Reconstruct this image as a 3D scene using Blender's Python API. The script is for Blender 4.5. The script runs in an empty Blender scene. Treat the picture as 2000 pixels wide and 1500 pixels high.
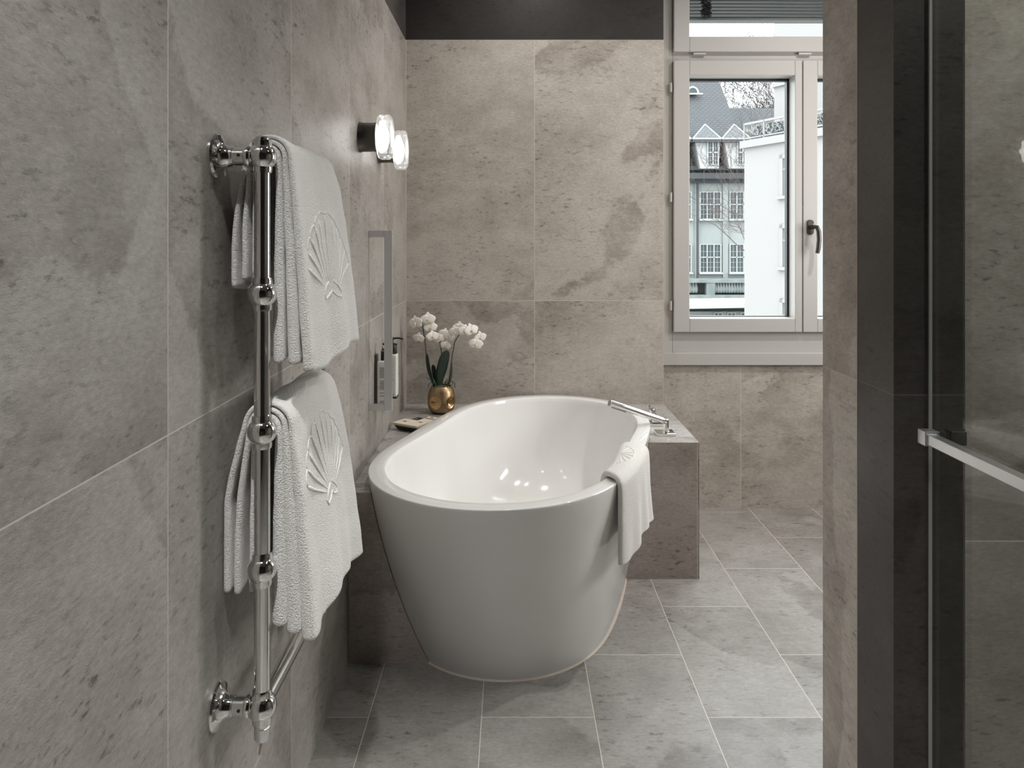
import bpy, bmesh, math, random
from mathutils import Vector, Matrix, noise

S = bpy.context.scene
C = bpy.context.scene.collection
R = math.radians
PI = math.pi
F, H, VX, VY = 1458.0, 1.274, 999.0, 470.0     # focal length in px, eye height, vanishing point of the 2000x1500 frame


def W(px, py, y):
    """point at depth y behind a pixel of the photograph"""
    return Vector(((px - VX) * y / F, y, H - (py - VY) * y / F))


# ------------------------------------------------------------------ camera, sky, lights, exposure
cam = bpy.data.cameras.new('camera')
cam.sensor_width = 36.0
cam.lens = F / 2000 * 36
cam.shift_x = 0.0005
cam.shift_y = (VY - 750) / 2000
cam.clip_start = 0.02
camo = bpy.data.objects.new('camera', cam)
camo.location = (0, 0, H)
camo.rotation_euler = (PI / 2, 0, 0)
C.objects.link(camo)
S.camera = camo
S.view_settings.view_transform = 'Standard'
S.view_settings.look = 'None'
S.view_settings.gamma = 1.0
S.view_settings.use_curve_mapping = False
S.view_settings.exposure = 0.0

# overcast sky: brighter towards the zenith
wd = bpy.data.worlds.new('overcast_sky')
S.world = wd
wd.use_nodes = True
wn, wl = wd.node_tree.nodes, wd.node_tree.links
wn.clear()
wo = wn.new('ShaderNodeOutputWorld')
wb = wn.new('ShaderNodeBackground')
wt = wn.new('ShaderNodeTexCoord')
ws = wn.new('ShaderNodeSeparateXYZ')
wr = wn.new('ShaderNodeMapRange')
wl.new(wt.outputs['Generated'], ws.inputs[0])
wl.new(ws.outputs['Z'], wr.inputs['Value'])
wr.inputs['From Min'].default_value = 0.0
wr.inputs['From Max'].default_value = 0.8
wr.inputs['To Min'].default_value = 3.0
wr.inputs['To Max'].default_value = 6.5
wl.new(wr.outputs[0], wb.inputs['Strength'])
wb.inputs['Color'].default_value = (0.95, 0.98, 1.0, 1)
wl.new(wb.outputs[0], wo.inputs[0])


def light(name, kind, loc, energy, color=(1, 1, 1), size=0.2, rot=(0, 0, 0), size_y=None, spread=None, angle=None):
    d = bpy.data.lights.new(name, kind)
    d.energy = energy
    d.color = color
    if kind == 'AREA':
        d.shape = 'RECTANGLE' if size_y else 'DISK'
        d.size = size
        if size_y:
            d.size_y = size_y
        if spread:
            d.spread = spread
    elif kind == 'SUN':
        d.angle = angle
    else:
        d.shadow_soft_size = size
    o = bpy.data.objects.new(name, d)
    o.location = loc
    o.rotation_euler = rot
    C.objects.link(o)
    return o


# daylight of the bright part of the overcast sky, falling in through the window
sun = light('veiled_sun', 'SUN', (6, 12, 10), 5.0, (0.88, 0.95, 1.0), angle=R(85))
sun.rotation_euler = Vector((0.55, 1.0, 0.52)).to_track_quat('Z', 'Y').to_euler()
WARM = (1.0, 0.80, 0.60)
SOFT = (1.0, 0.965, 0.925)
NEUT = (1.0, 1.0, 0.995)
# recessed ceiling downlights of the bathroom, with added ones marked
light('downlight', 'AREA', (0.12, 2.95, 2.88), 6.5, SOFT, 0.10, spread=R(130))
light('downlight', 'AREA', (1.05, 2.60, 2.88), 4, SOFT, 0.10, spread=R(140))
light('downlight', 'AREA', (1.70, 2.55, 2.88), 22, SOFT, 0.10, spread=R(150))  # added over the hidden corner to brighten far floor and sill wall
light('downlight', 'AREA', (0.30, 1.45, 2.88), 0.6, NEUT, 0.10, spread=R(130))
light('downlight', 'AREA', (-0.22, 0.35, 2.88), 16, NEUT, 0.10, spread=R(76))  # added, narrow cone to brighten the near left wall
light('downlight', 'AREA', (1.40, 0.8, 2.88), 14, NEUT, 0.10, spread=R(110))
light('downlight', 'AREA', (1.12, 1.28, 2.88), 4.5, SOFT, 0.10, spread=R(75))  # added over the shower to brighten its tile wall
# unseen side light added round the partition, for tub and left wall
light('added_side_light', 'AREA', (2.24, 2.65, 1.45), 20, NEUT, 0.75, rot=(0, PI / 2, 0), size_y=0.6)
light('window_portal', 'AREA', (1.386, 3.66, 1.8), 1, size=1.4, size_y=2.3, rot=(-PI / 2, 0, 0)).data.cycles.is_portal = True

# ------------------------------------------------------------------ materials
def nodes(name):
    m = bpy.data.materials.new(name)
    m.use_nodes = True
    n, l = m.node_tree.nodes, m.node_tree.links
    b = n['Principled BSDF']
    return m, n, l, b


def mat(name, col, rough=0.5, metal=0.0, spec=None, emit=None, estr=0.0, coat=0.0, sheen=0.0, bump=None):
    m, n, l, b = nodes(name)
    b.inputs['Base Color'].default_value = (*col, 1)
    b.inputs['Roughness'].default_value = rough
    b.inputs['Metallic'].default_value = metal
    if spec is not None:
        b.inputs['Specular IOR Level'].default_value = spec
    if emit:
        b.inputs['Emission Color'].default_value = (*emit, 1)
        b.inputs['Emission Strength'].default_value = estr
    b.inputs['Coat Weight'].default_value = coat
    b.inputs['Sheen Weight'].default_value = sheen
    if bump:
        sc, st, dist = bump
        t = n.new('ShaderNodeTexCoord')
        x = n.new('ShaderNodeTexNoise')
        x.inputs['Scale'].default_value = sc
        x.inputs['Detail'].default_value = 3
        l.new(t.outputs['Object'], x.inputs['Vector'])
        p = n.new('ShaderNodeBump')
        p.inputs['Strength'].default_value = st
        p.inputs['Distance'].default_value = dist
        l.new(x.outputs['Fac'], p.inputs['Height'])
        l.new(p.outputs[0], b.inputs['Normal'])
    return m


def thin_glass(name, tint=(0.97, 0.985, 0.98), ior=1.45, boost=1.0):
    m = bpy.data.materials.new(name)
    m.use_nodes = True
    n, l = m.node_tree.nodes, m.node_tree.links
    n.clear()
    o = n.new('ShaderNodeOutputMaterial')
    mx = n.new('ShaderNodeMixShader')
    t = n.new('ShaderNodeBsdfTransparent')
    t.inputs[0].default_value = (*tint, 1)
    g = n.new('ShaderNodeBsdfGlossy')
    g.inputs['Roughness'].default_value = 0.0
    # Schlick reflectance of a thin sheet, the same from both sides
    f0 = ((ior - 1) / (ior + 1)) ** 2 * boost
    lw = n.new('ShaderNodeLayerWeight')
    lw.inputs['Blend'].default_value = 0.5
    pw = n.new('ShaderNodeMath')
    pw.operation = 'POWER'
    pw.inputs[1].default_value = 5.0
    l.new(lw.outputs['Facing'], pw.inputs[0])
    k = n.new('ShaderNodeMath')
    k.operation = 'MULTIPLY_ADD'
    k.inputs[1].default_value = 1 - f0
    k.inputs[2].default_value = f0
    l.new(pw.outputs[0], k.inputs[0])
    l.new(k.outputs[0], mx.inputs[0])
    l.new(t.outputs[0], mx.inputs[1])
    l.new(g.outputs[0], mx.inputs[2])
    l.new(mx.outputs[0], o.inputs[0])
    return m


def stone(name, ua, va, su, sv, ou, ov, seed=0.0, half=0.0, dark=False, rot=-32.0, rough=0.42, gap=0.0022,
          tone=1.0, tint=(1, 1, 1), grout=(0.60, 0.55, 0.48)):
    """large format stone look porcelain: tiles su x sv along world axes ua, va with their own grain each"""
    m, n, l, b = nodes(name)

    def mth(op, a, c=None, d=None):
        x = n.new('ShaderNodeMath')
        x.operation = op
        for i, v in enumerate((a, c, d)):
            if v is None:
                continue
            if isinstance(v, (int, float)):
                x.inputs[i].default_value = v
            else:
                l.new(v, x.inputs[i])
        return x.outputs[0]

    tc = n.new('ShaderNodeTexCoord')
    sp = n.new('ShaderNodeSeparateXYZ')
    l.new(tc.outputs['Object'], sp.inputs[0])
    U, V = sp.outputs[ua], sp.outputs[va]
    uu = mth('DIVIDE', mth('SUBTRACT', U, ou), su)
    iu = mth('FLOOR', uu)
    if half:
        V2 = mth('ADD', V, mth('MULTIPLY', mth('MODULO', mth('ADD', iu, 41), 2), half))
    else:
        V2 = V
    vv = mth('DIVIDE', mth('SUBTRACT', V2, ov), sv)
    iv = mth('FLOOR', vv)
    fu, fv = mth('FRACT', uu), mth('FRACT', vv)
    du = mth('MULTIPLY', mth('MINIMUM', fu, mth('SUBTRACT', 1.0, fu)), su)
    dv = mth('MULTIPLY', mth('MINIMUM', fv, mth('SUBTRACT', 1.0, fv)), sv)
    dd = mth('MINIMUM', du, dv)
    gm = mth('LESS_THAN', dd, gap / 2)
    idv = n.new('ShaderNodeCombineXYZ')
    l.new(iu, idv.inputs[0])
    l.new(iv, idv.inputs[1])
    idv.inputs[2].default_value = seed
    wnz = n.new('ShaderNodeTexWhiteNoise')
    wnz.noise_dimensions = '3D'
    l.new(idv.outputs[0], wnz.inputs['Vector'])
    ofs = n.new('ShaderNodeVectorMath')
    ofs.operation = 'SCALE'
    l.new(wnz.outputs['Color'], ofs.inputs[0])
    ofs.inputs['Scale'].default_value = 23.0
    uv = n.new('ShaderNodeCombineXYZ')
    l.new(U, uv.inputs[0])
    l.new(V2, uv.inputs[1])
    mp = n.new('ShaderNodeMapping')
    mp.inputs['Rotation'].default_value = (0, 0, R(rot))
    l.new(uv.outputs[0], mp.inputs[0])
    ad = n.new('ShaderNodeVectorMath')
    ad.operation = 'ADD'
    l.new(mp.outputs[0], ad.inputs[0])
    l.new(ofs.outputs[0], ad.inputs[1])
    P = ad.outputs[0]

    ad0 = n.new('ShaderNodeVectorMath')
    ad0.operation = 'ADD'
    l.new(uv.outputs[0], ad0.inputs[0])
    l.new(ofs.outputs[0], ad0.inputs[1])
    P0 = ad0.outputs[0]

    def nz(scale, detail, rgh, stretch=(1, 1, 1), src=None, dist=0.0):
        q = n.new('ShaderNodeVectorMath')
        q.operation = 'MULTIPLY'
        l.new(src or P0, q.inputs[0])
        q.inputs[1].default_value = stretch
        x = n.new('ShaderNodeTexNoise')
        x.inputs['Scale'].default_value = scale
        x.inputs['Detail'].default_value = detail
        x.inputs['Roughness'].default_value = rgh
        x.inputs['Distortion'].default_value = dist
        l.new(q.outputs[0], x.inputs['Vector'])
        return x.outputs['Fac']

    def ramp(v, a, c, lo=0.0, hi=1.0):
        x = n.new('ShaderNodeMapRange')
        x.inputs['From Min'].default_value = a
        x.inputs['From Max'].default_value = c
        x.inputs['To Min'].default_value = lo
        x.inputs['To Max'].default_value = hi
        l.new(v, x.inputs['Value'])
        return x.outputs[0]

    def mix(f, a, c):
        x = n.new('ShaderNodeMix')
        x.data_type = 'RGBA'
        if isinstance(f, (int, float)):
            x.inputs['Factor'].default_value = f
        else:
            l.new(f, x.inputs['Factor'])
        for s, v in (('A', a), ('B', c)):
            i = [k for k in x.inputs if k.name == s and k.type == 'RGBA'][0]
            if isinstance(v, tuple):
                i.default_value = (*v, 1)
            else:
                l.new(v, i)
        return [k for k in x.outputs if k.type == 'RGBA'][0]

    # broad diagonal sediment bands with a ragged crisp edge on one side
    rag = nz(9, 7, 0.72)
    low = nz(1.35, 1.5, 0.5, (0.7, 1.55, 1), P)
    warped = mth('ADD', mth('MULTIPLY', low, 3.3), mth('MULTIPLY', mth('SUBTRACT', rag, 0.5), 0.42))
    saw = mth('FRACT', warped)
    band = mth('MULTIPLY', ramp(saw, 0.0, 0.92), ramp(saw, 1.0, 0.955))
    mott = nz(7.5, 9, 0.70, (0.8, 1.15, 1))
    patch = nz(2.6, 4, 0.6, (0.8, 1.2, 1), P)
    grain = nz(120, 4, 0.8, (0.55, 1.2, 1))
    speck = nz(62, 5, 0.70, (0.42, 1.1, 1))
    fleck = nz(95, 3, 0.6, (0.6, 1.1, 1))
    if dark:
        c1, c2, c3 = (0.024, 0.021, 0.019), (0.036, 0.032, 0.029), (0.050, 0.045, 0.041)
    else:
        c1, c2, c3 = (0.205, 0.178, 0.150), (0.318, 0.288, 0.255), (0.435, 0.403, 0.365)
    c1, c2, c3 = [tuple(x * tone * t for x, t in zip(c, tint)) for c in (c1, c2, c3)]
    col = mix(ramp(mott, 0.30, 0.56), c1, c2)
    col = mix(mth('MULTIPLY', ramp(mott, 0.50, 0.72), 0.50), col, c3)
    col = mix(mth('MULTIPLY', band, 0.62), col, c3)
    col = mix(mth('MULTIPLY', ramp(patch, 0.50, 0.28), 0.36), col, c1)
    sm = mth('MULTIPLY', ramp(speck, 0.56, 0.66), ramp(patch, 0.60, 0.36, 0.15, 1.0))
    col = mix(mth('MULTIPLY', sm, 0.80), col, tuple(x * 0.36 for x in c1))
    col = mix(mth('MULTIPLY', ramp(fleck, 0.62, 0.74), 0.30), col, tuple(x * 1.15 for x in c3))
    hs = n.new('ShaderNodeHueSaturation')
    l.new(col, hs.inputs['Color'])
    gv = mth('MULTIPLY', ramp(grain, 0.22, 0.78, 0.74, 1.26), ramp(wnz.outputs['Value'], 0, 1, 0.93, 1.06))
    l.new(gv, hs.inputs['Value'])
    fin = mix(gm, hs.outputs[0], tuple(x * (0.20 if dark else 1.0) for x in grout))
    l.new(fin, b.inputs['Base Color'])
    b.inputs['Roughness'].default_value = rough
    b.inputs['Specular IOR Level'].default_value = 0.4
    bp = n.new('ShaderNodeBump')
    bp.inputs['Strength'].default_value = 0.18
    bp.inputs['Distance'].default_value = 0.004
    l.new(mth('SUBTRACT', mth('MULTIPLY', grain, 0.5), mth('MULTIPLY', gm, 0.6)), bp.inputs['Height'])
    l.new(bp.outputs[0], b.inputs['Normal'])
    return m


LW = -0.4928          # left wall
BW = 3.471            # tiled back wall behind the tub
WW = 3.558            # window wall
SX = 0.707            # step between the two
CZ = 2.90
PX, PN, PM, PF = 0.691, 1.350, 1.492, 1.657     # shower partition: left face, near edge, joint, far edge

M = {}
M['stone_left'] = stone('stone_tile_left', 1, 2, 0.600, 1.212, BW, 0.995, 1.0, rot=38, tint=(1, 1.02, 1.05))
M['stone_back'] = stone('stone_tile_back', 0, 2, 0.600, 1.212, LW, 0.995, 2.0, rot=-33, tone=1.16)
M['stone_window'] = stone('stone_tile_window', 0, 2, 0.600, 1.212, 1.093, 0.995, 3.0, rot=-33, tone=1.12)
M['stone_floor'] = stone('stone_tile_floor', 0, 1, 0.302, 0.604, -0.382, 1.995, 4.0, half=0.302, rot=62, tone=0.80, tint=(.96, 1.0, 1.05),
                         rough=0.38)
M['stone_front'] = stone('stone_tile_front', 0, 2, 1.3, 1.2, -0.60, -0.3, 5.0, rot=-20, tone=1.0, tint=(1.02, .98, 1.0))
M['stone_top'] = stone('stone_tile_top', 0, 1, 1.30, 0.60, -0.58, 2.293, 6.0, rot=10, rough=0.22, tone=1.1, tint=(.95, 1.0, 1.06))  # cool daylight on the bench top put into its tint and tone
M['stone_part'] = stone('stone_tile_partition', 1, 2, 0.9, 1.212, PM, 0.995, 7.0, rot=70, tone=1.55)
M['stone_shower'] = stone('stone_tile_shower', 0, 2, 0.6, 1.212, 0.33, 0.630, 8.0, rot=-25, tone=0.80)
M['dark_band'] = stone('dark_tile_band', 0, 2, 1.2, 1.2, LW, 2.209, 9.0, dark=True, tone=0.8)
M['dark_side'] = stone('dark_tile_side', 1, 2, 0.6, 1.212, BW, 0.995, 10.0, dark=True, tone=1.9)
M['dark_front'] = stone('dark_tile_front', 0, 2, 0.9, 1.212, 0.2, 0.995, 11.0, dark=True, tone=1.5)
M['plaster'] = mat('white_plaster', (0.62, 0.60, 0.57), 0.8)
M['ceiling'] = mat('grey_ceiling_paint', (0.30, 0.29, 0.28), 0.8)
M['paint'] = mat('white_window_lacquer', (0.44, 0.425, 0.405), 0.35)
M['gasket'] = mat('black_rubber', (0.015, 0.016, 0.018), 0.5)
M['pane'] = thin_glass('window_glass', (0.97, 0.99, 0.985), 1.35, 0.6)
M['shower_glass'] = thin_glass('shower_glass', (0.88, 0.90, 0.875), 1.5, 0.5)
M['acrylic'] = mat('white_acrylic', (0.80, 0.797, 0.785), 0.12, coat=0.4)
M['basin'] = mat('white_basin_acrylic', (0.87, 0.867, 0.85), 0.10, coat=0.4)  # same acrylic, lightened to stand for light gathered inside the tub
M['silicone'] = mat('silicone_joint', (0.52, 0.45, 0.38), 0.5)
M['chrome'] = mat('polished_chrome', (0.78, 0.775, 0.77), 0.06, 1.0)
M['satin'] = mat('satin_chrome', (0.76, 0.765, 0.775), 0.34, 1.0)
M['bronze'] = mat('dark_bronze', (0.10, 0.09, 0.082), 0.32, 0.9)
M['black'] = mat('black_plastic', (0.012, 0.012, 0.013), 0.35)
M['bottle'] = mat('white_bottle_plastic', (0.74, 0.73, 0.69), 0.3)
M['ink'] = mat('grey_print', (0.16, 0.16, 0.16), 0.6)
M['towel'] = mat('white_terry', (0.86, 0.845, 0.81), 0.95, spec=0.1, sheen=0.25, bump=(420, 1.0, 0.004))
M['relief'] = mat('white_terry_relief', (0.87, 0.855, 0.82), 0.9, spec=0.1, sheen=0.2, bump=(420, 0.8, 0.003))
M['gold'] = mat('brushed_gold', (0.40, 0.285, 0.165), 0.36, 1.0, bump=(60, 0.12, 0.002))
M['gold_dent'] = mat('polished_gold', (0.66, 0.44, 0.22), 0.20, 1.0)
M['leaf'] = mat('dark_green_leaf', (0.011, 0.032, 0.017), 0.38)
M['stem'] = mat('green_stem', (0.030, 0.050, 0.018), 0.5)
M['moss'] = mat('dry_moss', (0.09, 0.075, 0.04), 0.9, bump=(120, 1.0, 0.01))
M['petal'] = mat('white_petal', (0.86, 0.83, 0.77), 0.55, sheen=0.1)
M['lip'] = mat('yellow_pink_lip', (0.72, 0.55, 0.42), 0.5)
M['slate'] = mat('dark_green_tray', (0.030, 0.042, 0.036), 0.35)
M['cream'] = mat('cream_card', (0.70, 0.61, 0.50), 0.6)
M['olive'] = mat('olive_print', (0.10, 0.10, 0.055), 0.6)
M['cord'] = mat('white_cord', (0.62, 0.58, 0.52), 0.5)
M['glow'] = mat('lamp_glow', (1, 1, 1), 0.5, emit=(1.0, 0.97, 0.93), estr=12.0)
M['crystal'] = thin_glass('lamp_crystal', (0.96, 0.97, 0.97), 1.5, 1.3)
_n, _l = M['crystal'].node_tree.nodes, M['crystal'].node_tree.links
_o = _n['Material Output']
_src = _o.inputs[0].links[0].from_socket
_tr = _n.new('ShaderNodeBsdfTranslucent')
_tr.inputs[0].default_value = (.9, .92, .92, 1)
_mx = _n.new('ShaderNodeMixShader')
_wv = _n.new('ShaderNodeTexNoise')
_wv.inputs['Scale'].default_value = 55.0
_mr = _n.new('ShaderNodeMapRange')
_mr.inputs['From Min'].default_value = .40
_mr.inputs['From Max'].default_value = .62
_mr.inputs['To Min'].default_value = .0
_mr.inputs['To Max'].default_value = .22
_l.new(_wv.outputs['Fac'], _mr.inputs['Value'])
_l.new(_mr.outputs[0], _mx.inputs[0])
_l.new(_src, _mx.inputs[1])
_l.new(_tr.outputs[0], _mx.inputs[2])
_l.new(_mx.outputs[0], _o.inputs[0])
M['slat'] = mat('grey_slat', (0.16, 0.165, 0.165), 0.45)
M['rope'] = mat('black_cord', (0.012, 0.012, 0.012), 0.8)


# ------------------------------------------------------------------ mesh helpers
class MB:
    def __init__(self):
        self.v, self.f, self.mi = [], [], []

    def add(self, vs, fs, mi=0):
        o = len(self.v)
        self.v += [Vector(p) for p in vs]
        for f in fs:
            self.f.append([i + o for i in f])
            self.mi.append(mi)
        return self

    def box(self, a, b, mi=0, mtx=None):
        (x0, y0, z0), (x1, y1, z1) = a, b
        x0, x1 = min(x0, x1), max(x0, x1)
        y0, y1 = min(y0, y1), max(y0, y1)
        z0, z1 = min(z0, z1), max(z0, z1)
        vs = [Vector(p) for p in ((x0, y0, z0), (x1, y0, z0), (x1, y1, z0), (x0, y1, z0),
                                  (x0, y0, z1), (x1, y0, z1), (x1, y1, z1), (x0, y1, z1))]
        if mtx:
            vs = [mtx @ p for p in vs]
        return self.add(vs, [(0, 3, 2, 1), (4, 5, 6, 7), (0, 1, 5, 4), (1, 2, 6, 5), (2, 3, 7, 6), (3, 0, 4, 7)], mi)

    def tube(self, pts, r, n=12, cap=True, mi=0):
        pts = [Vector(p) for p in pts]
        rs = r if isinstance(r, (list, tuple)) else [r] * len(pts)
        vs, fs = [], []
        d = (pts[1] - pts[0]).normalized()
        up = Vector((0, 0, 1)) if abs(d.z) < 0.9 else Vector((1, 0, 0))
        x = d.cross(up).normalized()
        for i, p in enumerate(pts):
            if i == 0:
                t = pts[1] - pts[0]
            elif i == len(pts) - 1:
                t = pts[-1] - pts[-2]
            else:
                t = (pts[i + 1] - p).normalized() + (p - pts[i - 1]).normalized()
            t = t.normalized() if t.length > 1e-9 else d
            x = (x - t * x.dot(t)).normalized()
            y = t.cross(x)
            for k in range(n):
                a = 2 * PI * k / n
                vs.append(p + (x * math.cos(a) + y * math.sin(a)) * rs[i])
        for i in range(len(pts) - 1):
            for k in range(n):
                fs.append((i * n + k, i * n + (k + 1) % n, (i + 1) * n + (k + 1) % n, (i + 1) * n + k))
        if cap:
            fs.append(tuple(range(n))[::-1])
            fs.append(tuple((len(pts) - 1) * n + k for k in range(n)))
        return self.add(vs, fs, mi)

    def lathe(self, prof, mtx, n=40, mi=0, mod=None):
        """prof: (radius, height) along local z"""
        vs, fs = [], []
        for i, (r, h) in enumerate(prof):
            for k in range(n):
                a = 2 * PI * k / n
                rr = r * (mod(a, i) if mod else 1)
                vs.append(mtx @ Vector((rr * math.cos(a), rr * math.sin(a), h)))
        for i in range(len(prof) - 1):
            for k in range(n):
                fs.append((i * n + k, i * n + (k + 1) % n, (i + 1) * n + (k + 1) % n, (i + 1) * n + k))
        fs.append(tuple(range(n))[::-1])
        fs.append(tuple((len(prof) - 1) * n + k for k in range(n)))
        return self.add(vs, fs, mi)

    def ball(self, c, r, n=24, m=14, sc=(1, 1, 1)):
        prof = [(max(1e-4, r * math.sin(PI * i / m)), -r * math.cos(PI * i / m)) for i in range(m + 1)]
        return self.lathe(prof, Matrix.Translation(c) @ Matrix.Diagonal((*sc, 1)), n)

    def grid(self, fn, ns, nt, mi=0, closed=False):
        vs = [fn(i / ns, j / nt) for i in range(ns + 1) for j in range(nt + 1)]
        fs = []
        for i in range(ns):
            for j in range(nt):
                a = i * (nt + 1) + j
                fs.append((a, a + 1, a + nt + 2, a + nt + 1))
        return self.add(vs, fs, mi)

    def build(self, name, material, parent=None, smooth=True, angle=35, bevel=0.0, seg=2, recalc=True):
        me = bpy.data.meshes.new(name)
        me.from_pydata([tuple(p) for p in self.v], [], self.f)
        ms = material if isinstance(material, (list, tuple)) else [material]
        for m in ms:
            me.materials.append(m)
        for p, i in zip(me.polygons, self.mi):
            p.material_index = i
        if recalc:
            b = bmesh.new()
            b.from_mesh(me)
            bmesh.ops.recalc_face_normals(b, faces=b.faces)
            b.to_mesh(me)
            b.free()
        if smooth:
            me.polygons.foreach_set('use_smooth', [True] * len(me.polygons))
            me.set_sharp_from_angle(angle=R(angle))
        me.update()
        o = bpy.data.objects.new(name, me)
        C.objects.link(o)
        if parent:
            o.parent = parent
            o.matrix_parent_inverse = Matrix.Translation(-wloc(parent))
        if bevel:
            bv = o.modifiers.new('bevel', 'BEVEL')
            bv.width = bevel
            bv.segments = seg
            bv.limit_method = 'ANGLE'
            bv.angle_limit = R(40)
        return o


def wloc(o):
    v = Vector(o.location)
    while o.parent:
        v = v + o.matrix_parent_inverse.translation
        o = o.parent
        v = v + Vector(o.location)
    return v


def tag(o, label=None, cat=None, group=None, kind=None):
    for k, v in (('label', label), ('category', cat), ('group', group), ('kind', kind)):
        if v:
            o[k] = v
    return o


def empty(name, loc, label, cat, group=None, kind=None):
    o = bpy.data.objects.new(name, None)
    o.location = loc
    o.empty_display_size = 0.05
    C.objects.link(o)
    return tag(o, label, cat, group, kind)


def copy_tree(o, parent=None):
    c = o.copy()
    C.objects.link(c)
    if parent:
        c.parent = parent
        c.matrix_parent_inverse = o.matrix_parent_inverse.copy()
    for ch in list(o.children):
        copy_tree(ch, c)
    return c


def axis(loc, d, up=None):
    return Matrix.Translation(loc) @ Vector(d).to_track_quat('Z', 'Y').to_matrix().to_4x4()


def struct(name, mb, m, label, cat, **k):
    return tag(mb.build(name, m, None, **k), label, cat, kind='structure')


# ------------------------------------------------------------------ room shell
RX, RY = 2.30, -1.60
struct('floor', MB().box((LW - .1, RY - .1, -.1), (RX + .1, WW + .12, 0)), M['stone_floor'],
       'grey stone tile floor laid in staggered lengths', 'floor', smooth=False)
struct('ceiling', MB().box((LW - .1, RY - .1, CZ), (RX + .1, WW + .12, CZ + .1)), M['ceiling'],
       'grey painted ceiling of the bathroom', 'ceiling', smooth=False)
struct('wall_left', MB().box((LW - .1, RY, 0), (LW, BW, 2.207)), M['stone_left'],
       'long left wall of large grey stone tiles', 'wall', smooth=False)
struct('trim_1', MB().box((LW - .1, RY, 2.207), (LW, BW, CZ)), M['dark_side'],
       'dark stone band along the top of the left wall', 'wall band', smooth=False)
struct('wall_back', MB().box((LW - .1, BW, 0), (SX, WW + .12, 2.207)), M['stone_back'],
       'beige stone tile wall behind the bathtub', 'wall', smooth=False)
struct('trim_2', MB().box((LW - .1, BW, 2.207), (SX, WW + .12, CZ)), M['dark_band'],
       'dark stone band above the tiles behind the tub', 'wall band', smooth=False)
SILL = 0.683
WR = 2.065
wm = MB().box((SX, WW, 0), (RX + .1, WW + .12, SILL)).box((WR, WW, SILL), (RX + .1, WW + .12, CZ))
struct('wall_window', wm, M['stone_window'], 'stone tiled wall under the window', 'wall', smooth=False)
struct('wall_right', MB().box((RX, RY, 0), (RX + .1, WW, CZ)), M['stone_left'],
       'right wall hidden behind the shower', 'wall', smooth=False)
struct('wall_front', MB().box((LW, RY - .1, 0), (RX, RY, CZ)), M['dark_front'], 'dark wall behind the viewer', 'wall',
       smooth=False)
# shower partition
pm = MB()
pm.box((PX, PM, 0), (0.86, PF, CZ), 0)
struct('wall_partition', pm, M['stone_part'], 'narrow stone tiled end of the shower partition', 'wall', smooth=False)
pm = MB()
vs = [(PX, PN), (0.8202, PN), (0.8202, PM), (PX, PM)]
pm.add([(x, y, z) for z in (0, CZ) for x, y in vs], [(0, 1, 5, 4)], 0)
pm.add([(x, y, z) for z in (0, CZ) for x, y in vs], [(3, 0, 4, 7), (1, 2, 6, 5), (3, 2, 1, 0), (4, 5, 6, 7)], 1)
struct('trim_3', pm, [M['dark_front'], M['dark_side']], 'dark tiled edge of the shower partition', 'wall edge',
       smooth=False)
struct('wall_shower', MB().box((0.86, 1.60, 0), (RX, PF, CZ)), M['stone_shower'],
       'brown stone tile wall inside the shower', 'wall', smooth=False)
gj = MB().box((PX - .0006, PM - .0012, 0), (PX + .01, PM + .0012, CZ))
struct('trim_4', gj, M['silicone'], 'light joint between dark and pale partition tiles', 'joint', smooth=False)
cj = MB().box((LW, BW - .004, 0.514), (LW + .004, BW, 2.207))
struct('trim_5', cj, M['silicone'], 'light corner joint of the tiled walls', 'joint', smooth=False)

# ------------------------------------------------------------------ window
WT = CZ
win = empty('window_1', (SX, WW, SILL), 'white framed window with a house view', 'window', kind='structure')
FY = WW - 0.008
fr = MB()
fr.box((SX, FY, SILL), (0.765, WW + .10, WT))                       # left casing
fr.box((2.007, FY, SILL), (WR, WW + .10, WT))
fr.box((0.765, FY, SILL), (2.007, WW + .10, 0.845))                   # bottom rail
zt0 = W(0, 118, FY).z
zt1 = W(0, 101, FY).z
fr.box((0.765, FY, zt0 - .01), (2.007, WW + .10, zt1 + .012))
fr.box((0.765, FY, 2.86), (2.007, WW + .10, WT))
fr.build('window_frame', M['paint'], win, smooth=False, bevel=0.003)
MB().box((SX, FY - .010, SILL), (WR, FY, W(0, 689, FY).z)).build('sill_board', M['paint'], win, smooth=False, bevel=0.002)


def sash(x0, x1, z0, z1, lf, tf, rf, bf, name='sash', gy=None):
    """opening wing: outer x0..x1, glass inset by lf/rf/tf/bf"""
    y0, y1 = FY - .022, WW + .075
    gx0, gx1, gz0, gz1 = x0 + lf, x1 - rf, z0 + bf, z1 - tf
    m = MB()
    m.box((x0, y0, z0), (gx0, y1, z1))
    m.box((gx1, y0, z0), (x1, y1, z1))
    m.box((gx0, y0, z0), (gx1, y1, gz0))
    m.box((gx0, y0, gz1), (gx1, y1, z1))
    s = m.build(name, M['paint'], win, smooth=False, bevel=0.003)
    g = MB()
    t = 0.010
    ga, gb = WW + .048, WW + .078
    g.box((gx0, ga, gz0), (gx0 + t, gb, gz1))
    g.box((gx1 - t, ga, gz0), (gx1, gb, gz1))
    g.box((gx0, ga, gz0), (gx1, gb, gz0 + t * .4))
    g.box((gx0, ga, gz1 - t), (gx1, gb, gz1))
    g.build('gasket', M['gasket'], s, smooth=False)
    MB().box((gx0 - .002, WW + .060, gz0 - .002), (gx1 + .002, WW + .066, gz1 + .002)).build('pane', M['pane'], s, smooth=False)
    return s


def fx(px, y=FY - .022):
    return (px - VX) * y / F


def fz(py, y=FY - .022):
    return H - (py - VY) * y / F


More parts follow.
